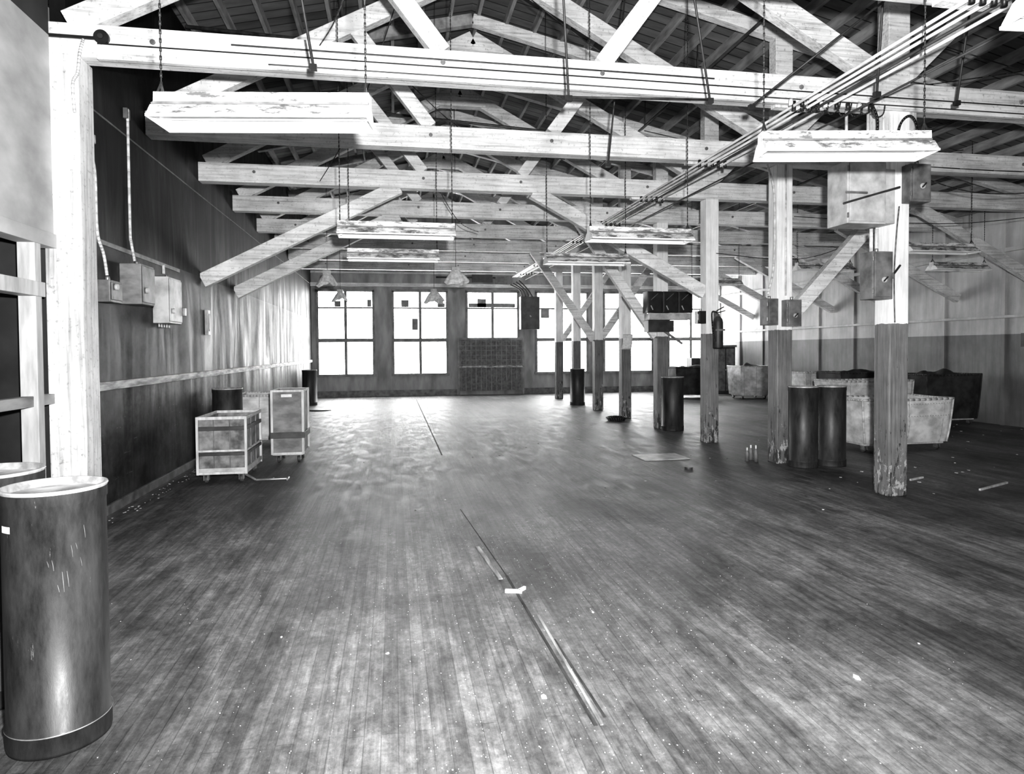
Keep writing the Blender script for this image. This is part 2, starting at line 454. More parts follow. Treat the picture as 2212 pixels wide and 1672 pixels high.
# ------------------------------------------------------------ conduits
b = B()
for j, dx in enumerate((0, .085, .17, .27, .36)):
    b.cyl((3.78 + dx, 1.0, 3.80), (3.70 + dx * .7, 20.5, 3.80), .013, M_PIPE if j != 3 else M_PIPED, 8)
b.cyl((4.32, 1.0, 3.72), (4.1, 20.5, 3.72), .01, M_PIPED, 8)
for y in YS:
    b.box(3.66, 4.2, y - .04, y + .04, 3.835, 3.868, M_POSTW)
    for dx in (0, .085, .17, .25, .34):
        b.cyl((3.77 + dx, y - .17, 3.76), (3.77 + dx, y - .17, 3.85), .02, M_BLACK, 8)
b.done('electrical_conduit_bundle')
b = B()
for k in range(8):
    x0 = 3.7 + k * .12; yy = 5.72
    b.path([(x0, yy, 3.84), (x0 + .02, yy - .03, 3.74 + random.uniform(-.03, .03)), (x0 + .12, yy - .02, 3.76 + random.uniform(-.03, .03)), (x0 + .16, yy, 3.84)], .006, M_CHAIN, 6, 4)
    b.cyl((x0, yy, 3.78), (x0, yy, 3.84), .02, M_BLACK if k % 3 else M_LABEL, 8)
b.path([(4.58, 5.75, 3.86), (4.62, 5.72, 3.7), (4.6, 5.72, 3.5), (4.56, 5.78, 3.36)], .012, M_BLACK, 8)
b.path([(4.86, 5.76, 3.4), (4.88, 5.74, 3.66), (4.98, 5.73, 3.76), (5.08, 5.75, 3.66), (5.12, 5.8, 3.36)], .012, M_BLACK, 8)
b.done('wiring_loom')
b = B()
b.cyl((-2.5, 8.9, 5.55), (6.5, 8.9, 5.2), .022, M_PIPED); b.cyl((-2.5, 10.9, 5.45), (8, 10.9, 4.85), .022, M_PIPED)
b.cyl((-.6, 3, 5.8), (-.6, 20, 5.8), .022, M_PIPED); b.cyl((4.3, 3, 5.35), (4.3, 20, 5.35), .02, M_PIPED)
b.cyl((7.6, 3, 4.6), (7.6, 20, 4.6), .02, M_PIPED); b.cyl((5.3, 6.6, 4.5), (11.2, 6.6, 4.1), .018, M_PIPED); b.cyl((5.3, 8.6, 4.35), (11.2, 8.6, 4.05), .018, M_PIPED)
for y in (4.5, 8.9, 10.9, 16):
    b.cyl((-.6, y, 5.8), (-.6, y, roofz(-.6) - .005), .008, M_PIPED, 6); b.cyl((4.3, y, 5.35), (4.3, y, roofz(4.3) - .005), .008, M_PIPED, 6); b.cyl((7.6, y, 4.6), (7.6, y, roofz(7.6) - .005), .008, M_PIPED, 6)
b.done('sprinkler_pipework')
b = B()
for p, q in (((-.95, 5.0, roofz(-.95)), (-.55, 5.0, 3.56)), ((1.25, 5.2, roofz(1.25)), (1.35, 5.0, 3.45)), ((2.15, 5.2, roofz(2.15)), (2.52, 5.0, 3.5)),
             ((4.3, 4.6, 4.6), (3.0, 5.2, 3.55)), ((4.1, 4.9, roofz(4.1)), (3.95, 4.9, 3.6)), ((5.3, 5.2, roofz(5.3)), (5.0, 5.2, 3.7)), ((2.6, 6.9, roofz(2.6)), (2.3, 6.9, 3.5))):
    b.cyl(p, q, .010, M_CHAIN, 8); b.box(q[0] - .025, q[0] + .025, q[1] - .02, q[1] + .02, q[2] - .03, q[2] + .01, M_BLACK)
b.cyl((1.35, 5.0, 3.45), (2.52, 5.0, 3.5), .01, M_CHAIN, 8)
b.cyl((4.3, 4.6, 4.6), (4.3, 4.6, roofz(4.3)), .01, M_CHAIN, 8)
b.done('hanger_rods')
b = B()
def sag(p, q, s, r=.006):
    p = Vector(p); q = Vector(q); m = (p + q) / 2; m.z -= s
    b.path([p, p.lerp(m, .6) - Vector((0, 0, s * .15)), m, q.lerp(m, .6) - Vector((0, 0, s * .15)), q], r, M_CHAIN, 6, 4)
sag((-2.2, 6.0, 5.2), (.1, 6.3, 5.6), .4); sag((.2, 7.4, 5.7), (-1, 9.7, 3.9), .3)
sag((-.5, 8.5, 5.6), (2.5, 9.5, 4.3), .5); sag((3.0, 6.2, 4.3), (7, 6.4, 4.6), .2); sag((5.0, 5.8, 3.3), (9.5, 5.8, 3.9), .25)
sag((5.1, 7.8, 3.2), (11, 9, 3.7), .15); sag((.6, 9.8, 4.0), (1.5, 11.7, 3.6), .2); sag((5.1, 6, 4.7), (11, 6.2, 4.2), .2)
sag((-.05, 3.72, 4.3), (-.6, 5.9, 4.1), .25); sag((4.4, 4.6, 4.7), (8.8, 4.4, 4.3), .3)
sag((2.2, 4.3, 5.2), (4.6, 4.6, 4.4), .3, .008); sag((4.3, 4.7, 4.9), (7.5, 5.5, 4.5), .2, .008); sag((1.0, 6.9, 5.5), (4.6, 7.0, 4.4), .5); sag((3.3, 8.4, 4.4), (8.0, 8.2, 4.3), .3)
sag((5.2, 7.0, 3.9), (9.0, 7.4, 3.6), .3); sag((5.0, 9.7, 3.0), (9.0, 11.0, 3.7), .3)
b.done('overhead_wires')

# ------------------------------------------------------------ fluorescent fixtures
def fixture(x0, y0, x1, y1, z, W=.15, H=.15):
    b = B(); p = Vector((x0, y0, z)); q = Vector((x1, y1, z)); d = (q - p).normalized(); s = Vector((-d.y, d.x, 0)); U = Vector((0, 0, 1))
    kx = W / .16; kz = H / .17
    prof = [(-.16, 0), (-.155, .02), (-.10, .085), (-.06, .10), (-.055, .17), (.055, .17), (.06, .10), (.10, .085), (.155, .02), (.16, 0)]
    inner = [(-.15, 0), (-.145, .018), (-.095, .075), (-.05, .088), (.05, .088), (.095, .075), (.145, .018), (.15, 0)]
    prof = [(a * kx, c * kz) for a, c in prof]; inner = [(a * kx, c * kz) for a, c in inner]
    def ext(pts, m):
        A = [b.bm.verts.new(p + s * a + U * c) for a, c in pts]; C = [b.bm.verts.new(q + s * a + U * c) for a, c in pts]
        for k in range(len(pts) - 1):
            f = b.bm.faces.new((A[k], A[k + 1], C[k + 1], C[k])); f.material_index = b.mi(m)
    ext(prof, M_LAMPD); ext(inner, M_LAMP)
    for c in (p, q):
        b.poly([c + s * a + U * h for a, h in prof], M_LAMP)
    sd = (s.x, s.y, 0)
    for sg in (-1, 1): b.beam(p + s * sg * W + U * .006, q + s * sg * W + U * .006, .012, .014, M_LAMP, side=sd)
    b.beam(p - s * .06 * kx + U * .105 * kz, q - s * .06 * kx + U * .105 * kz, .012, .012, M_BOXM, side=sd)
    b.beam(p + U * .06 * kz + d * .01, q + U * .06 * kz - d * .01, .08, .04, M_LAMP, side=sd)
    for e in (p + d * .03, q - d * .03):
        for o in (-.07, .07):
            b.beam(e + s * o + U * .07, e + s * o + U * .015, .03, .02, M_LAMP)
    for t in (.02, .98):
        c = p.lerp(q, t); top = roofz(c.x) - .01
        b.cyl(c + U * (H - .01), (c.x, c.y, top), .0035, M_CHAIN, 6)
        zz = z + .2
        while zz < min(top, z + 2.6):
            b.cyl((c.x, c.y, zz), (c.x, c.y, zz + .022), .0065, M_CHAIN, 6); zz += .045
        b.beam(c + s * -.04 + U * H, c + U * (H + .06), .008, .008, M_CHAIN); b.beam(c + s * .04 + U * H, c + U * (H + .06), .008, .008, M_CHAIN)
    b.done('fluorescent_light_fixture')
fixture(-1.21, 3.78, -.11, 3.62, 2.70, .125, .155)
fixture(2.40, 4.05, 3.50, 3.87, 2.77, .125, .155)
fixture(2.45, 2.2, 3.67, 2.1, 2.8)
fixture(-.57, 7.2, .66, 7.2, 2.72); fixture(-.6, 9.15, .62, 9.15, 2.73)
fixture(2.18, 7.25, 3.4, 7.25, 2.74); fixture(2.13, 9.2, 3.35, 9.2, 2.73)
fixture(7.95, 9.2, 9.17, 9.2, 3.0); fixture(7.9, 12.0, 9.12, 12.0, 3.05); fixture(10.15, 11.1, 11.35, 11.1, 2.98)
fixture(6.6, 14.0, 7.8, 14.0, 2.95)

def pendant(x, y, z, s=1.0):
    b = B()
    b.cyl((x, y, z + .1), (x, y, roofz(x) - .01), .005, M_CHAIN, 6)
    b.cyl((x, y, z + .02), (x, y, z + .14), .03, M_BLACK, 10)
    ph = random.random() * 9
    def fn(u, v):
        t = u * 2 * math.pi
        r = (.05 + .11 * v ** .7) * s * (1 + .18 * math.sin(3 * t + ph) * v + .08 * math.sin(11 * t) * v)
        return Vector((x + r * math.cos(t) * 1.15, y + r * math.sin(t), z + .08 - .2 * v * s + .05 * math.sin(2 * t + ph) * v + .015 * math.sin(7 * t + ph) * v))
    b.grid(fn, 40, 6, M_CLOTH)
    b.box(x - .08, x + .06, y - .05, y + .05, z + .05, z + .14, M_BOXL)
    b.done('pendant_lamp')
pendant(-1.25, 13.2, 2.92); pendant(1.2, 12.9, 2.98, 1.25); pendant(-1.3, 17.0, 2.9); pendant(1.0, 16.6, 2.9, 1.3)

# ------------------------------------------------------------ drums
def drum(x, y, h=.99, r=.2, label=False):
    b = B()
    b.lathe((x, y, 0), [(0, 0, M_DRUMR), (r + .002, 0, M_DRUM), (r + .004, .012, M_DRUM), (r + .004, .075, M_DRUM), (r + .007, .08, M_DRUMR if label else M_DRUM), (r + .007, .084, M_DRUM), (r, .088, M_DRUM),
        (r, h - .06, M_DRUM), (r + .004, h - .055, M_DRUM), (r + .004, h - .014, M_DRUMR), (r + .008, h - .006, M_DRUMR), (r + .006, h, M_DRUMR), (r - .004, h, M_DRUMR), (r - .010, h - .03, M_DRUML), (0, h - .03, M_DRUML)], 64)
    if label:
        a0 = math.radians(225)
        def fn(u, v):
            a = a0 + u * .3; return Vector((x + (r + .002) * math.cos(a), y + (r + .002) * math.sin(a), .84 + v * .025))
        b.grid(fn, 6, 1, M_LABEL)
        for j in range(9):
            a1 = math.radians(285 + 5 * j); zz = .66 + .02 * j + random.uniform(-.08, .08); ln = random.uniform(.02, .09)
            def fs(u, v, a1=a1, zz=zz, ln=ln):
                a = a1 + u * .012 * (1 - abs(v - .5)) + v * .03; return Vector((x + (r + .0015) * math.cos(a), y + (r + .0015) * math.sin(a), zz - v * ln))
            b.grid(fs, 1, 4, M_BOXM)
    b.done('fibre_drum')
drum(-1.31, 2.84, .99, .172, True); drum(-1.76, 3.25)
drum(5.10, 7.59, r=.175, h=1.02); drum(5.50, 7.6, r=.175, h=1.02); drum(5.06, 11.50); drum(4.9, 17.38)
drum(-2.34, 9.95); drum(-2.34, 19.2)

# ------------------------------------------------------------ carts
def casters(b, x0, x1, y0, y1, z):
    for cx in (x0 + .07, x1 - .07):
        for cy in (y0 + .08, y1 - .08):
            b.cyl((cx - .016, cy + .02, .045), (cx + .016, cy + .02, .045), .045, M_RUB, 16)
            b.box(cx - .026, cx - .019, cy - .03, cy + .045, .035, z, M_STEEL); b.box(cx + .019, cx + .026, cy - .03, cy + .045, .035, z, M_STEEL)
            b.box(cx - .04, cx + .04, cy - .045, cy + .045, z - .012, z, M_STEEL)

def canvas_cart(x0, x1, y0, y1, h, mat=M_CANVAS, fill=None, seed=0):
    b = B(); zb = .13
    cx, cy = (x0 + x1) / 2, (y0 + y1) / 2; hx, hy = (x1 - x0) / 2, (y1 - y0) / 2
    b.box(x0 + .09, x1 - .09, y0 + .08, y1 - .08, zb - .03, zb + .01, M_WOODL)
    casters(b, x0 + .07, x1 - .07, y0 + .06, y1 - .06, zb - .03)
    def side(u, v, inset=0):
        t = u * 4; k = int(t) % 4; f = t - int(t)
        c = [(-1, -1), (1, -1), (1, 1), (-1, 1)]; a = c[k]; e = c[(k + 1) % 4]
        px = a[0] + (e[0] - a[0]) * f; py = a[1] + (e[1] - a[1]) * f
        sc = .9 + .1 * v ** .7
        X = px * (hx * sc - inset); Y = py * (hy * sc - inset); Z = zb + (h - zb) * v
        nrm = .03 * math.sin(math.pi * f) * math.sin(math.pi * v)
        w = mnoise.noise(Vector((X * 6 + seed, Y * 6, Z * 2.5))) * .014 * math.sin(math.pi * v) * (1 if 0 < f < 1 else 0) * math.sin(math.pi * f) ** .3
        if k in (0, 2): Y += (1 if k == 2 else -1) * (nrm + w); Z -= .012 * math.sin(math.pi * f) * v
        else: X += (1 if k == 1 else -1) * (nrm + w); Z -= .008 * math.sin(math.pi * f) * v
        return Vector((cx + X, cy + Y, Z))
    b.grid(lambda u, v: side(u if u < 1 else .99999, v), 96, 12, mat)
    b.grid(lambda u, v: side(u if u < 1 else .99999, 1 - v * .85, .015), 64, 6, mat)
    N = 64; pts = [side(min(k / N, .99999), 1.0) for k in range(N + 1)]
    for p, q in zip(pts, pts[1:]):
        if (q - p).length > 1e-4: b.cyl(p, q, .018, mat if mat is M_CANVD else M_WOODL, 8)
    for sx in (-1, 1):
        for sy in (-1, 1):
            P = [Vector((cx + sx * hx * (.9 + .1 * v ** .7), cy + sy * hy * (.9 + .1 * v ** .7), zb + (h - zb) * v)) for v in (0, .25, .5, .75, 1)]
            for p, q in zip(P, P[1:]): b.cyl(p, q, .013, mat, 8)
    if mat is M_CANVAS:
        for fz in (.62, .9):
            P = [side(k / 32 * .25, fz) - Vector((0, .002, 0)) for k in range(1, 32)]
            for p, q in zip(P, P[1:]): b.cyl(p, q, .005, M_CANVAS, 6)
        for fx in (.1, .5, .9):
            P = [side(fx * .25, v / 8) - Vector((0, .002, 0)) for v in range(9)]
            for p, q in zip(P, P[1:]): b.cyl(p, q, .006, M_BOXL, 6)
    if fill is not None:
        def top(u, v):
            X = cx + (u * 2 - 1) * hx * .93; Y = cy + (v * 2 - 1) * hy * .93
            e = max(math.sin(math.pi * u) * math.sin(math.pi * v), 0)
            return Vector((X, Y, h - .1 + e ** .5 * (.14 + .12 * mnoise.noise(Vector((X * 4, Y * 4, seed))))))
        b.grid(top, 20, 14, fill)
    else:
        b.box(x0 + .12, x1 - .12, y0 + .1, y1 - .1, zb + .012, zb + .04, mat)
    b.done('canvas_laundry_cart')
canvas_cart(6.5, 7.98, 8.3, 9.1, .76, seed=1)
canvas_cart(7.9, 9.35, 10.6, 11.4, .9, seed=2)
canvas_cart(9.6, 10.8, 14.2, 15.0, .92, seed=3)
canvas_cart(10.0, 11.0, 17.9, 18.7, .98, fill=M_CANVD, seed=4)
canvas_cart(8.3, 9.6, 18.6, 19.4, .95, mat=M_CANVD, fill=M_CANVD, seed=5)
canvas_cart(-2.48, -1.72, 10.95, 11.8, .82, seed=6)
canvas_cart(9.9, 11.1, 10.9, 11.8, .98, mat=M_CANVD, fill=M_CANVD, seed=8)
canvas_cart(9.2, 10.4, 12.4, 13.2, .98, mat=M_CANVD, fill=M_CANVD, seed=9)

def basket(x0, x1, y0, y1, h):
    b = B(); zb = .14
    b.box(x0, x1, y0, y1, zb - .03, zb + .01, M_WOODL)
    casters(b, x0, x1, y0, y1, zb - .03)
    t = .015
    for (a, c, e, f) in ((x0 + .015, x1 - .015, y0 + .01, y0 + .01 + t), (x0 + .015, x1 - .015, y1 - .01 - t, y1 - .01), (x0 + .01, x0 + .01 + t, y0 + .03, y1 - .03), (x1 - .01 - t, x1 - .01, y0 + .03, y1 - .03)):
        b.box(a, c, e, f, zb + .01, h - .02, M_CARTP)
    for cx in (x0, x1):
        for cy in (y0, y1):
            b.box(cx - .014, cx + .014, cy - .014, cy + .014, zb - .03, h + .01, M_WOODL)
    for z, th, m in ((h - .025, .035, M_WOODL), (zb, .045, M_BOXL), (zb + (h - zb) * .37, .022, M_WOODL), (zb + (h - zb) * .30, .035, M_BOXD), (zb + (h - zb) * .76, .045, M_BOXD)):
        b.box(x0 - .012, x1 + .012, y0 - .012, y0 + .008, z, z + th, m); b.box(x0 - .012, x1 + .012, y1 - .008, y1 + .012, z, z + th, m)
        b.box(x0 - .012, x0 + .008, y0, y1, z, z + th, m); b.box(x1 - .008, x1 + .012, y0, y1, z, z + th, m)
    for k in (1, 2):
        x = x0 + (x1 - x0) * k / 3; b.box(x - .005, x + .005, y0 - .004, y0 + .01, zb, h, M_BOXM)
        y = y0 + (y1 - y0) * k / 3; b.box(x1 - .01, x1 + .004, y - .005, y + .005, zb, h, M_BOXM)
    b.cyl((x1 - .05, y0 + .1, .1), (x1 + .1, y0 + .02, .03), .014, M_STEEL); b.cyl((x1 + .1, y0 + .02, .03), (x1 + .45, y0 + .03, .03), .014, M_STEEL)
    b.cyl((x1 + .45, y0 - .03, .03), (x1 + .45, y0 + .09, .03), .014, M_STEEL)
    b.done('slatted_basket_cart', .003)
basket(-2.2, -1.68, 7.95, 8.8, .76)

def tallbin(x0, x1, y0, y1, h):
    b = B(); zb = .14
    b.box(x0, x1, y0, y1, zb - .03, zb + .01, M_WOODL); casters(b, x0, x1, y0, y1, zb - .03)
    t = .014
    b.box(x0 + .01, x1 - .01, y0 + .008, y0 + .008 + t, zb, h - .01, M_WOODG); b.box(x0 + .01, x1 - .01, y1 - .022, y1 - .008, zb, h - .01, M_WOODG)
    b.box(x0 + .008, x0 + .022, y0 + .02, y1 - .02, zb, h - .01, M_WOODG); b.box(x1 - .022, x1 - .008, y0 + .02, y1 - .02, zb, h - .01, M_WOODG)
    for cx in (x0, x1):
        for cy in (y0, y1): b.box(cx - .016, cx + .016, cy - .016, cy + .016, zb - .02, h, M_WOODL)
    for z in (zb - .02, h - .03):
        b.box(x0 - .015, x1 + .015, y0 - .015, y0 + .01, z, z + .03, M_WOODL); b.box(x0 - .015, x1 + .015, y1 - .01, y1 + .015, z, z + .03, M_WOODL)
        b.box(x0 - .015, x0 + .01, y0, y1, z, z + .03, M_WOODL); b.box(x1 - .01, x1 + .015, y0, y1, z, z + .03, M_WOODL)
    z = zb + .2
    b.box(x0 - .024, x1 + .024, y0 - .024, y0 - .012, z, z + .08, M_BOXD); b.box(x1 + .012, x1 + .024, y0 - .02, y1 + .01, z, z + .08, M_BOXD)
    b.box(x0 + .12, x0 + .26, y0 - .0, y0 + .008, h - .1, h - .06, M_LABEL)
    b.done('tall_fibre_hamper_cart', .003)
tallbin(-1.62, -1.22, 9.25, 9.8, .99)
b = B()
b.box(10.5, 11.2, 20.4, 21.0, 0, 1.55, M_BOXD); b.box(10.46, 11.24, 20.36, 21.0, 1.55, 1.62, M_BOXM)
b.box(10.55, 10.83, 20.38, 20.4, .1, 1.5, M_BOXM); b.box(10.87, 11.15, 20.38, 20.4, .1, 1.5, M_BOXM); b.cyl((10.85, 20.35, .8), (10.85, 20.4, .8), .03, M_STEEL)
b.done('steel_locker', .01)
b = B()
b.box(9.5, 10.3, 20.2, 20.9, .72, .78, M_BOXD)
for cx in (9.55, 10.25):
    for cy in (20.25, 20.85): b.box(cx - .03, cx + .03, cy - .03, cy + .03, 0, .72, M_BOXD)
b.box(9.6, 10.0, 20.3, 20.7, .78, 1.2, M_BOXD); b.cyl((10.1, 20.5, .78), (10.1, 20.5, 1.1), .1, M_BLACK, 16)
b.done('work_table', .006)

# ------------------------------------------------------------ electrical enclosures
def enclosure(x0, x1, y0, y1, z0, z1, m, m2=None, face='y', knob=True, lever=False):
    b = B(); m2 = m2 or m
    b.box(x0, x1, y0, y1, z0, z1, m)
    g = .02
    if face == 'y':
        b.box(x0 + g, x1 - g, y0 - .014, y0, z0 + g, z1 - g, m2)
        if knob:
            c = ((x0 + x1) / 2, y0 - .014, z0 + (z1 - z0) * .4); b.cyl(c, (c[0], c[1] - .02, c[2]), .028, M_BOXL, 14); b.beam((c[0] - .02, c[1] - .025, c[2] - .02), (c[0] + .03, c[1] - .025, c[2] + .03), .012, .015, M_BLACK)
        b.box(x0 - .006, x0 + .01, y0 - .016, y0 - .002, z0 + .05, z0 + .1, M_STEEL); b.box(x0 - .006, x0 + .01, y0 - .016, y0 - .002, z1 - .1, z1 - .05, M_STEEL)
        if lever: b.beam((x1 + .02, y0 + .03, (z0 + z1) / 2), (x1 + .05, y0 - .04, (z0 + z1) / 2 + .1), .015, .02, M_BLACK, side=(0, 1, 0)); b.box(x1, x1 + .03, y0 + .01, y0 + .05, (z0 + z1) / 2 - .03, (z0 + z1) / 2 + .03, M_STEEL)
    else:
        b.box(x1, x1 + .014, y0 + g, y1 - g, z0 + g, z1 - g, m2)
        if knob: b.cyl((x1 + .014, y0 + .08, z0 + .14), (x1 + .04, y0 + .08, z0 + .14), .03, M_BOXL, 14)
        if lever: b.box(x1, x1 + .05, y1, y1 + .02, z0 + .1, z0 + .2, M_STEEL)
    b.cyl(((x0 + x1) / 2, (y0 + y1) / 2, z1), ((x0 + x1) / 2, (y0 + y1) / 2, z1 + .04), .02, M_STEEL, 10)
    return b
b = enclosure(XL + .002, XL + .14, 6.48, 6.74, 1.96, 2.16, M_BOXM, face='x', knob=True); b.done('junction_box', .006)
b = enclosure(XL + .002, XL + .2, 7.06, 7.42, 1.98, 2.38, M_WOODG, M_BOXM, face='x'); b.box(XL + .02, XL + .15, 7.42, 7.5, 2.02, 2.2, M_BOXL); b.done('fuse_box', .008)
b = enclosure(XL + .002, XL + .17, 7.95, 8.4, 1.83, 2.35, M_BOXL, M_BOXL, face='x', lever=True)
for k in range(5): b.cyl((XL + .05, 8.0 + k * .085, 1.78), (XL + .05, 8.0 + k * .085, 1.83), .014, M_STEEL, 8)
b.done('fuse_box', .008)
b = B(); b.box(XL + .002, XL + .05, 10.0, 10.12, 1.75, 2.1, M_BOXL); b.box(XL + .05, XL + .056, 10.03, 10.09, 1.8, 2.05, M_BOXM); b.done('junction_box', .005)
b = B()
b.path([(-2.39, 5.80, 3.98), (-2.40, 5.76, 3.86), (-2.42, 5.76, 3.7), (-2.46, 5.77, 3.62), (-2.46, 5.79, 3.4)], .012, M_PIPE)
b.path([(XL + .03, 6.45, 3.85), (XL + .03, 6.38, 3.6), (XL + .03, 6.42, 3.3), (XL + .03, 6.5, 3.1), (XL + .03, 6.52, 2.6), (XL + .04, 6.62, 2.4), (XL + .06, 6.63, 2.21)], .014, M_PIPE)
b.path([(XL + .03, 7.28, 3.95), (XL + .03, 7.28, 3.6), (XL + .03, 7.28, 2.75), (XL + .03, 7.3, 2.62), (XL + .06, 7.3, 2.43)], .014, M_PIPE)
b.cyl((XL + .04, 6.43, 3.35), (XL + .04, 6.43, 3.42), .03, M_BOXL); b.box(XL + .002, XL + .04, 7.24, 7.32, 3.85, 3.95, M_BOXM)
b.cyl((XL + .06, 8.15, 2.4), (XL + .06, 8.15, 2.5), .015, M_PIPE)
b.done('flexible_conduit')
b = B(); b.cyl((-2.27, 5.855, 4.02), (-2.27, 5.815, 4.02), .055, M_BLACK, 24); b.cyl((-2.27, 5.815, 4.02), (-2.27, 5.8, 4.02), .02, M_BOXD, 12); b.box(-2.74, -2.3, 5.845, 5.86, 4.005, 4.03, M_BLACK); b.done('alarm_bell')
b = enclosure(4.3, 4.72, 5.72, 6.02, 2.7, 3.3, M_BOXL, M_BOXL, knob=False)
b.box(4.72, 4.87, 5.78, 6.0, 2.72, 3.25, M_BOXL); b.box(4.27, 4.5, 5.69, 5.71, 2.98, 3.0, M_BOXM); b.beam((4.24, 5.70, 2.88), (4.86, 5.70, 3.06), .01, .02, M_BOXD)
b.done('electrical_panel', .008)
b = enclosure(4.99, 5.22, 5.72, 5.84, 2.93, 3.3, M_BOXM, M_BOXM); b.done('disconnect_switch', .006)
b = enclosure(4.64, 4.87, 5.8, 5.98, 1.98, 2.45, M_BOXM, M_BOXM, lever=True); b.done('disconnect_switch', .006)
b = B()
for x in (4.72, 4.78): b.cyl((x, 5.92, 2.46), (x, 5.92, 2.69), .018, M_PIPE)
b.path([(4.92, 5.83, 1.75), (4.9, 5.82, 2.2), (4.92, 5.82, 2.6), (4.95, 5.82, 2.9)], .007, M_BOXM)
b.cyl((4.66, 5.9, 3.31), (4.66, 5.9, 3.86), .015, M_PIPE); b.cyl((4.42, 5.9, 3.31), (4.42, 5.9, 3.86), .015, M_PIPE)
b.done('conduit_riser')
b = enclosure(4.71, 4.87, 7.78, 7.95, 1.8, 2.14, M_BOXM, M_BOXM, knob=False); b.done('switch_box', .005)
b = enclosure(4.93, 5.14, 7.69, 7.81, 1.78, 2.12, M_BOXM, M_BOXM); b.done('switch_box', .005)
b = B(); b.path([(4.77, 7.86, 2.2), (4.84, 7.84, 2.6), (4.84, 7.84, 3.5), (4.74, 7.84, 3.86)], .014, M_PIPE); b.cyl((4.98, 7.795, 2.18), (4.98, 7.795, 3.86), .012, M_PIPE); b.done('conduit_riser')
b = B(); ex, ey = 5.02, 9.68
b.lathe((ex, ey, 1.5), [(0, 0, M_BLACK), (.07, 0, M_BLACK), (.078, .02, M_BOXD), (.078, .42, M_BOXD), (.065, .47, M_BOXD), (.03, .51, M_STEEL), (.022, .55, M_STEEL), (.0, .55, M_STEEL)], 24)
b.beam((ex - .02, ey, 2.06), (ex + .12, ey, 2.10), .02, .015, M_BLACK); b.beam((ex - .02, ey, 2.1), (ex + .1, ey, 2.16), .02, .015, M_BLACK)
b.path([(ex - .02, ey, 2.07), (ex - .1, ey - .01, 2.08), (ex - .11, ey - .02, 1.95), (ex - .09, ey - .03, 1.7), (ex - .07, ey - .06, 1.62)], .012, M_BLACK)
b.box(ex - .08, ex + .08, ey - .082, ey - .07, 1.78, 1.81, M_STEEL); b.box(ex - .03, ex + .03, ey + .07, ey + .10, 1.55, 2.1, M_STEEL)
b.done('fire_extinguisher')
b = enclosure(4.73, 4.87, 9.78, 9.9, 1.9, 2.1, M_BLACK, M_BLACK, knob=False); b.done('switch_box', .004)
b = B(); yy = 11.6
for k in range(3):
    x0 = 4.57 + k * .3
    b.box(x0, x0 + .28, yy - .12, yy + .12, 2.17, 2.56, M_BLACK)
    b.box(x0 + .015, x0 + .265, yy - .128, yy - .12, 2.185, 2.545, M_BLACK)
    b.beam((x0 + .06, yy - .13, 2.4), (x0 + .2, yy - .13, 2.52), .006, .012, M_BOXM); b.beam((x0 + .06, yy - .13, 2.3), (x0 + .1, yy - .13, 2.22), .006, .02, M_BOXL)
b.box(4.6, 5.4, yy - .14, yy + .12, 2.04, 2.16, M_BOXL); b.box(4.6, 5.1, yy - .08, yy + .15, 1.82, 2.03, M_BOXD); b.beam((4.7, yy, 2.0), (5.3, yy, 1.6), .03, .04, M_WOODG)
b.done('relay_cabinet', .006)
b = B()
b.grid(lambda u, v: Vector((4.86 + u * .22 + v * .03, 13.71 - .03 * math.sin(3 * v), 1.5 + v * .33)), 6, 8, M_LABEL); b.done('paper_notice', solid=.003)
b = enclosure(4.2, 4.85, YF - .5, YF - .17, 2.2, 3.3, M_BOXD, M_BOXD, knob=True)
b.box(4.24, 4.3, YF - .17, YF, 2.5, 2.56, M_STEEL); b.box(4.7, 4.76, YF - .17, YF - .05, 2.5, 2.56, M_STEEL)
for k in range(4): b.path([(4.3 + k * .12, YF - .25, 3.3), (4.2 + k * .1, YF - .25, 3.55), (3.9 + k * .1, YF - .2, 3.72 + .05 * k)], .02, M_PIPED)
b.done('electrical_panel', .01)
b = B(); b.cyl((1.4, YF - .13, 3.95), (3.6, YF - .13, 3.95), .03, M_PIPED); b.box(2.6, 3.3, YF - .16, YF - .1, 3.8, 4.05, M_BOXD); b.box(3.4, 3.8, YF - .16, YF - .1, 3.75, 4.0, M_BOXM); b.done('steam_pipe')
b = B(); b.box(XR - .08, XR - .05, 10.1, 10.4, 1.5, 1.75, M_BOXD); b.box(XR - .05, XR, 10.15, 10.35, 1.52, 1.73, M_BOXD); b.done('wall_sign_plate')

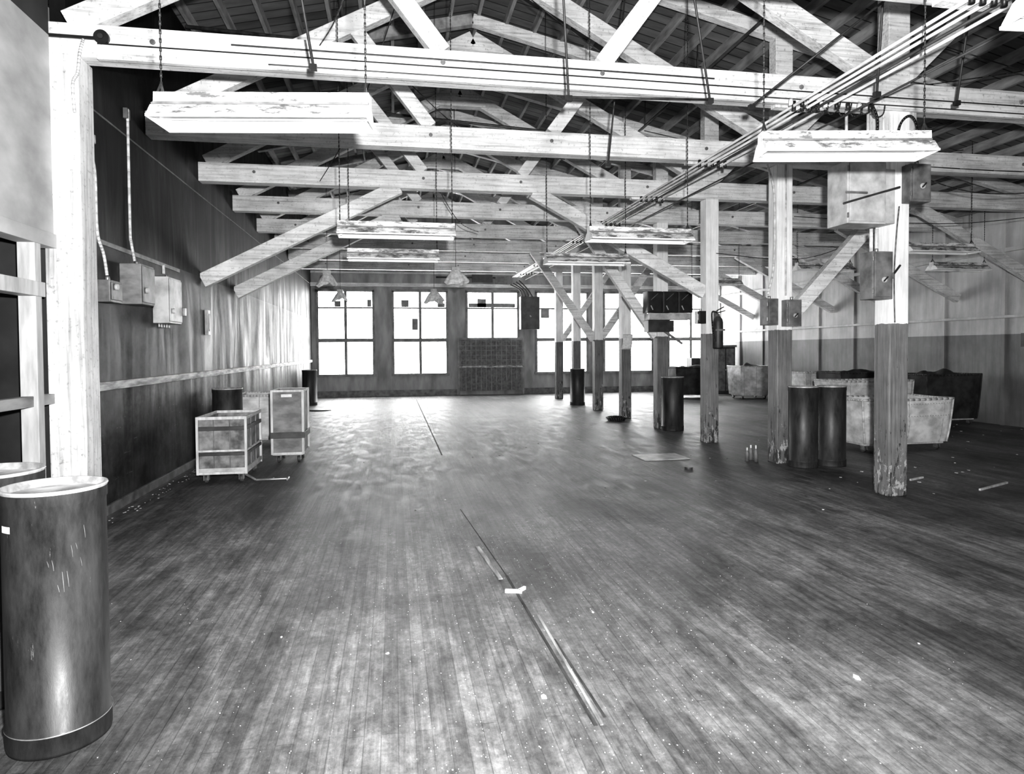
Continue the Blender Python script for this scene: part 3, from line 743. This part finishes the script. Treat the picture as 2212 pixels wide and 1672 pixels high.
# ------------------------------------------------------------ floor items
b = B()
b.beam((.80, 2.5, .002), (.785, 3.62, .002), .014, .006, M_STRIP, side=(1, 0, 0)); b.beam((.67, 4.24, .002), (.61, 4.98, .002), .03, .006, M_STRIP, side=(1, 0, 0))
b.beam((.775, 2.5, .001), (.72, 4.3, .001), .016, .003, M_CRACK, side=(1, 0, 0)); b.beam((.83, 2.55, .001), (.80, 3.3, .001), .012, .003, M_CRACK, side=(1, 0, 0))
b.beam((.66, 9.5, .001), (.66, 20.5, .001), .02, .003, M_CRACK, side=(1, 0, 0)); b.beam((.72, 4.3, .001), (.60, 6.2, .001), .006, .003, M_CRACK, side=(1, 0, 0))
b.done('floor_seam')
b = B()
def chip(x, y, s, m):
    n = random.randint(4, 6); a0 = random.random() * 6
    lo = []; hi = []
    for k in range(n):
        a = a0 + k * 2 * math.pi / n; r = s * random.uniform(.5, 1.2)
        lo.append(b.bm.verts.new((x + r * math.cos(a), y + r * math.sin(a) * 1.4, 0))); hi.append(b.bm.verts.new((x + r * .9 * math.cos(a), y + r * 1.3 * math.sin(a), s * .35)))
    mi = b.mi(m)
    b.bm.faces.new(lo[::-1]).material_index = mi; b.bm.faces.new(hi).material_index = mi
    for k in range(n): b.bm.faces.new((lo[k], lo[(k + 1) % n], hi[(k + 1) % n], hi[k])).material_index = mi
for k in range(3200):
    y = 1.3 + 4.5 * random.random() ** 1.8; x = random.gauss(.6, .8)
    if -2.4 < x < 4.7: chip(x, y, random.uniform(.001, .0035), random.choice((M_PAPER, M_LABEL, M_BOXL, M_BOXM)))
for x, y, s in ((.62, 2.75, .014), (2.05, 2.65, .018), (-.6, 3.6, .008), (2.6, 2.9, .008), (-.05, 3.3, .01), (3.9, 5.5, .012), (1.1, 3.6, .01)):
    chip(x, y, s, M_PAPER)
for k in range(60): chip(random.uniform(-2.56, -2.4), random.uniform(6.2, 9), random.uniform(.004, .012), M_BOXL)
for k in range(80): chip(random.uniform(5, 11.2), random.uniform(5.5, 13), random.uniform(.006, .02), M_BOXL)
for k in range(50): chip(random.uniform(-1.8, 4.6), random.uniform(5.5, 14), random.uniform(.006, .014), random.choice((M_BOXD, M_BOXL)))
b.done('floor_debris')
b = B(); b.beam((.66, 4.0, .012), (.76, 3.97, .012), .02, .02, M_PAPER); b.beam((.74, 3.98, .012), (.79, 4.03, .012), .016, .02, M_PAPER); b.done('wood_splinter')
b = B(); b.box(3.3, 3.95, 8.4, 8.9, .0, .01, M_BOXL); b.cyl((3.6, 7.7, 0), (3.6, 7.7, .03), .05, M_BOXD, 12); b.done('floor_board_scrap', .002)
b = B(); b.beam((6.0, 5.9, .012), (6.6, 6.15, .012), .02, .02, M_WOODL); b.beam((7.1, 6.3, .012), (7.7, 6.7, .012), .02, .02, M_WOODL); b.beam((5.7, 6.5, .012), (5.95, 6.6, .012), .02, .02, M_WOODL); b.done('wood_offcuts')
for x, y, h in ((4.62, 8.1, .18), (4.70, 8.02, .22), (4.72, 8.18, .2)):
    b = B(); b.lathe((x, y, 0), [(0, 0, M_BOXM), (.026, 0, M_BOXM), (.026, h * .6, M_BOXM), (.01, h * .8, M_LABEL), (.01, h, M_LABEL), (0, h, M_LABEL)], 16); b.done('glass_bottle')
b = B()
for k in range(3): b.path([(4.6 + (.17 + .02 * k) * math.cos(a * math.pi / 4), 13.3 + (.17 + .02 * k) * math.sin(a * math.pi / 4), .02 + .025 * k) for a in range(9)], .018, M_BLACK, 8, 3)
b.cyl((4.6, 13.3, 0), (4.6, 13.3, .05), .1, M_BOXD, 20)
b.done('coiled_hose')
b = B()
b.lathe((-1.9, 17.4, 0), [(0, 0, M_BOXD), (.3, 0, M_BOXD), (.3, .015, M_BOXD), (0, .02, M_BOXD)], 24); b.done('floor_cover_plate')

# ------------------------------------------------------------ lights & world
def light(kind, name, loc, energy, rot=None, **kw):
    L = bpy.data.lights.new(name, kind); L.energy = energy
    for k, v in kw.items(): setattr(L, k, v)
    o = bpy.data.objects.new(name, L); o.location = loc
    if rot: o.rotation_euler = rot
    scene.collection.objects.link(o); return o
light('SPOT', 'camera_flash', (.15, -.05, 1.75), 3400, (math.radians(101), 0, math.radians(-9)), spot_size=math.radians(140), spot_blend=1.0, shadow_soft_size=.05)
light('AREA', 'rear_fill', (3.5, -1.6, 3.2), 60, (math.radians(88), 0, 0), shape='RECTANGLE', size=9, size_y=3)  # added fill lamp behind the camera, lifts the room's ambient level
w = bpy.data.worlds.new('world'); scene.world = w; w.use_nodes = True
w.node_tree.nodes['Background'].inputs[0].default_value = (.8, .8, .8, 1); w.node_tree.nodes['Background'].inputs[1].default_value = .22

# ------------------------------------------------------------ camera
cam = bpy.data.cameras.new('camera'); cam.sensor_width = 36; cam.lens = 1428 / 2212 * 36
cam.shift_y = -.019; cam.clip_start = .05
co = bpy.data.objects.new('camera', cam); co.location = (0, 0, 1.5)
R = Matrix.Rotation(math.radians(-10.1), 3, 'Z') @ Matrix.Rotation(math.radians(88.5), 3, 'X') @ Matrix.Rotation(math.radians(-.4), 3, 'Z')
co.rotation_euler = R.to_euler()
scene.collection.objects.link(co); scene.camera = co
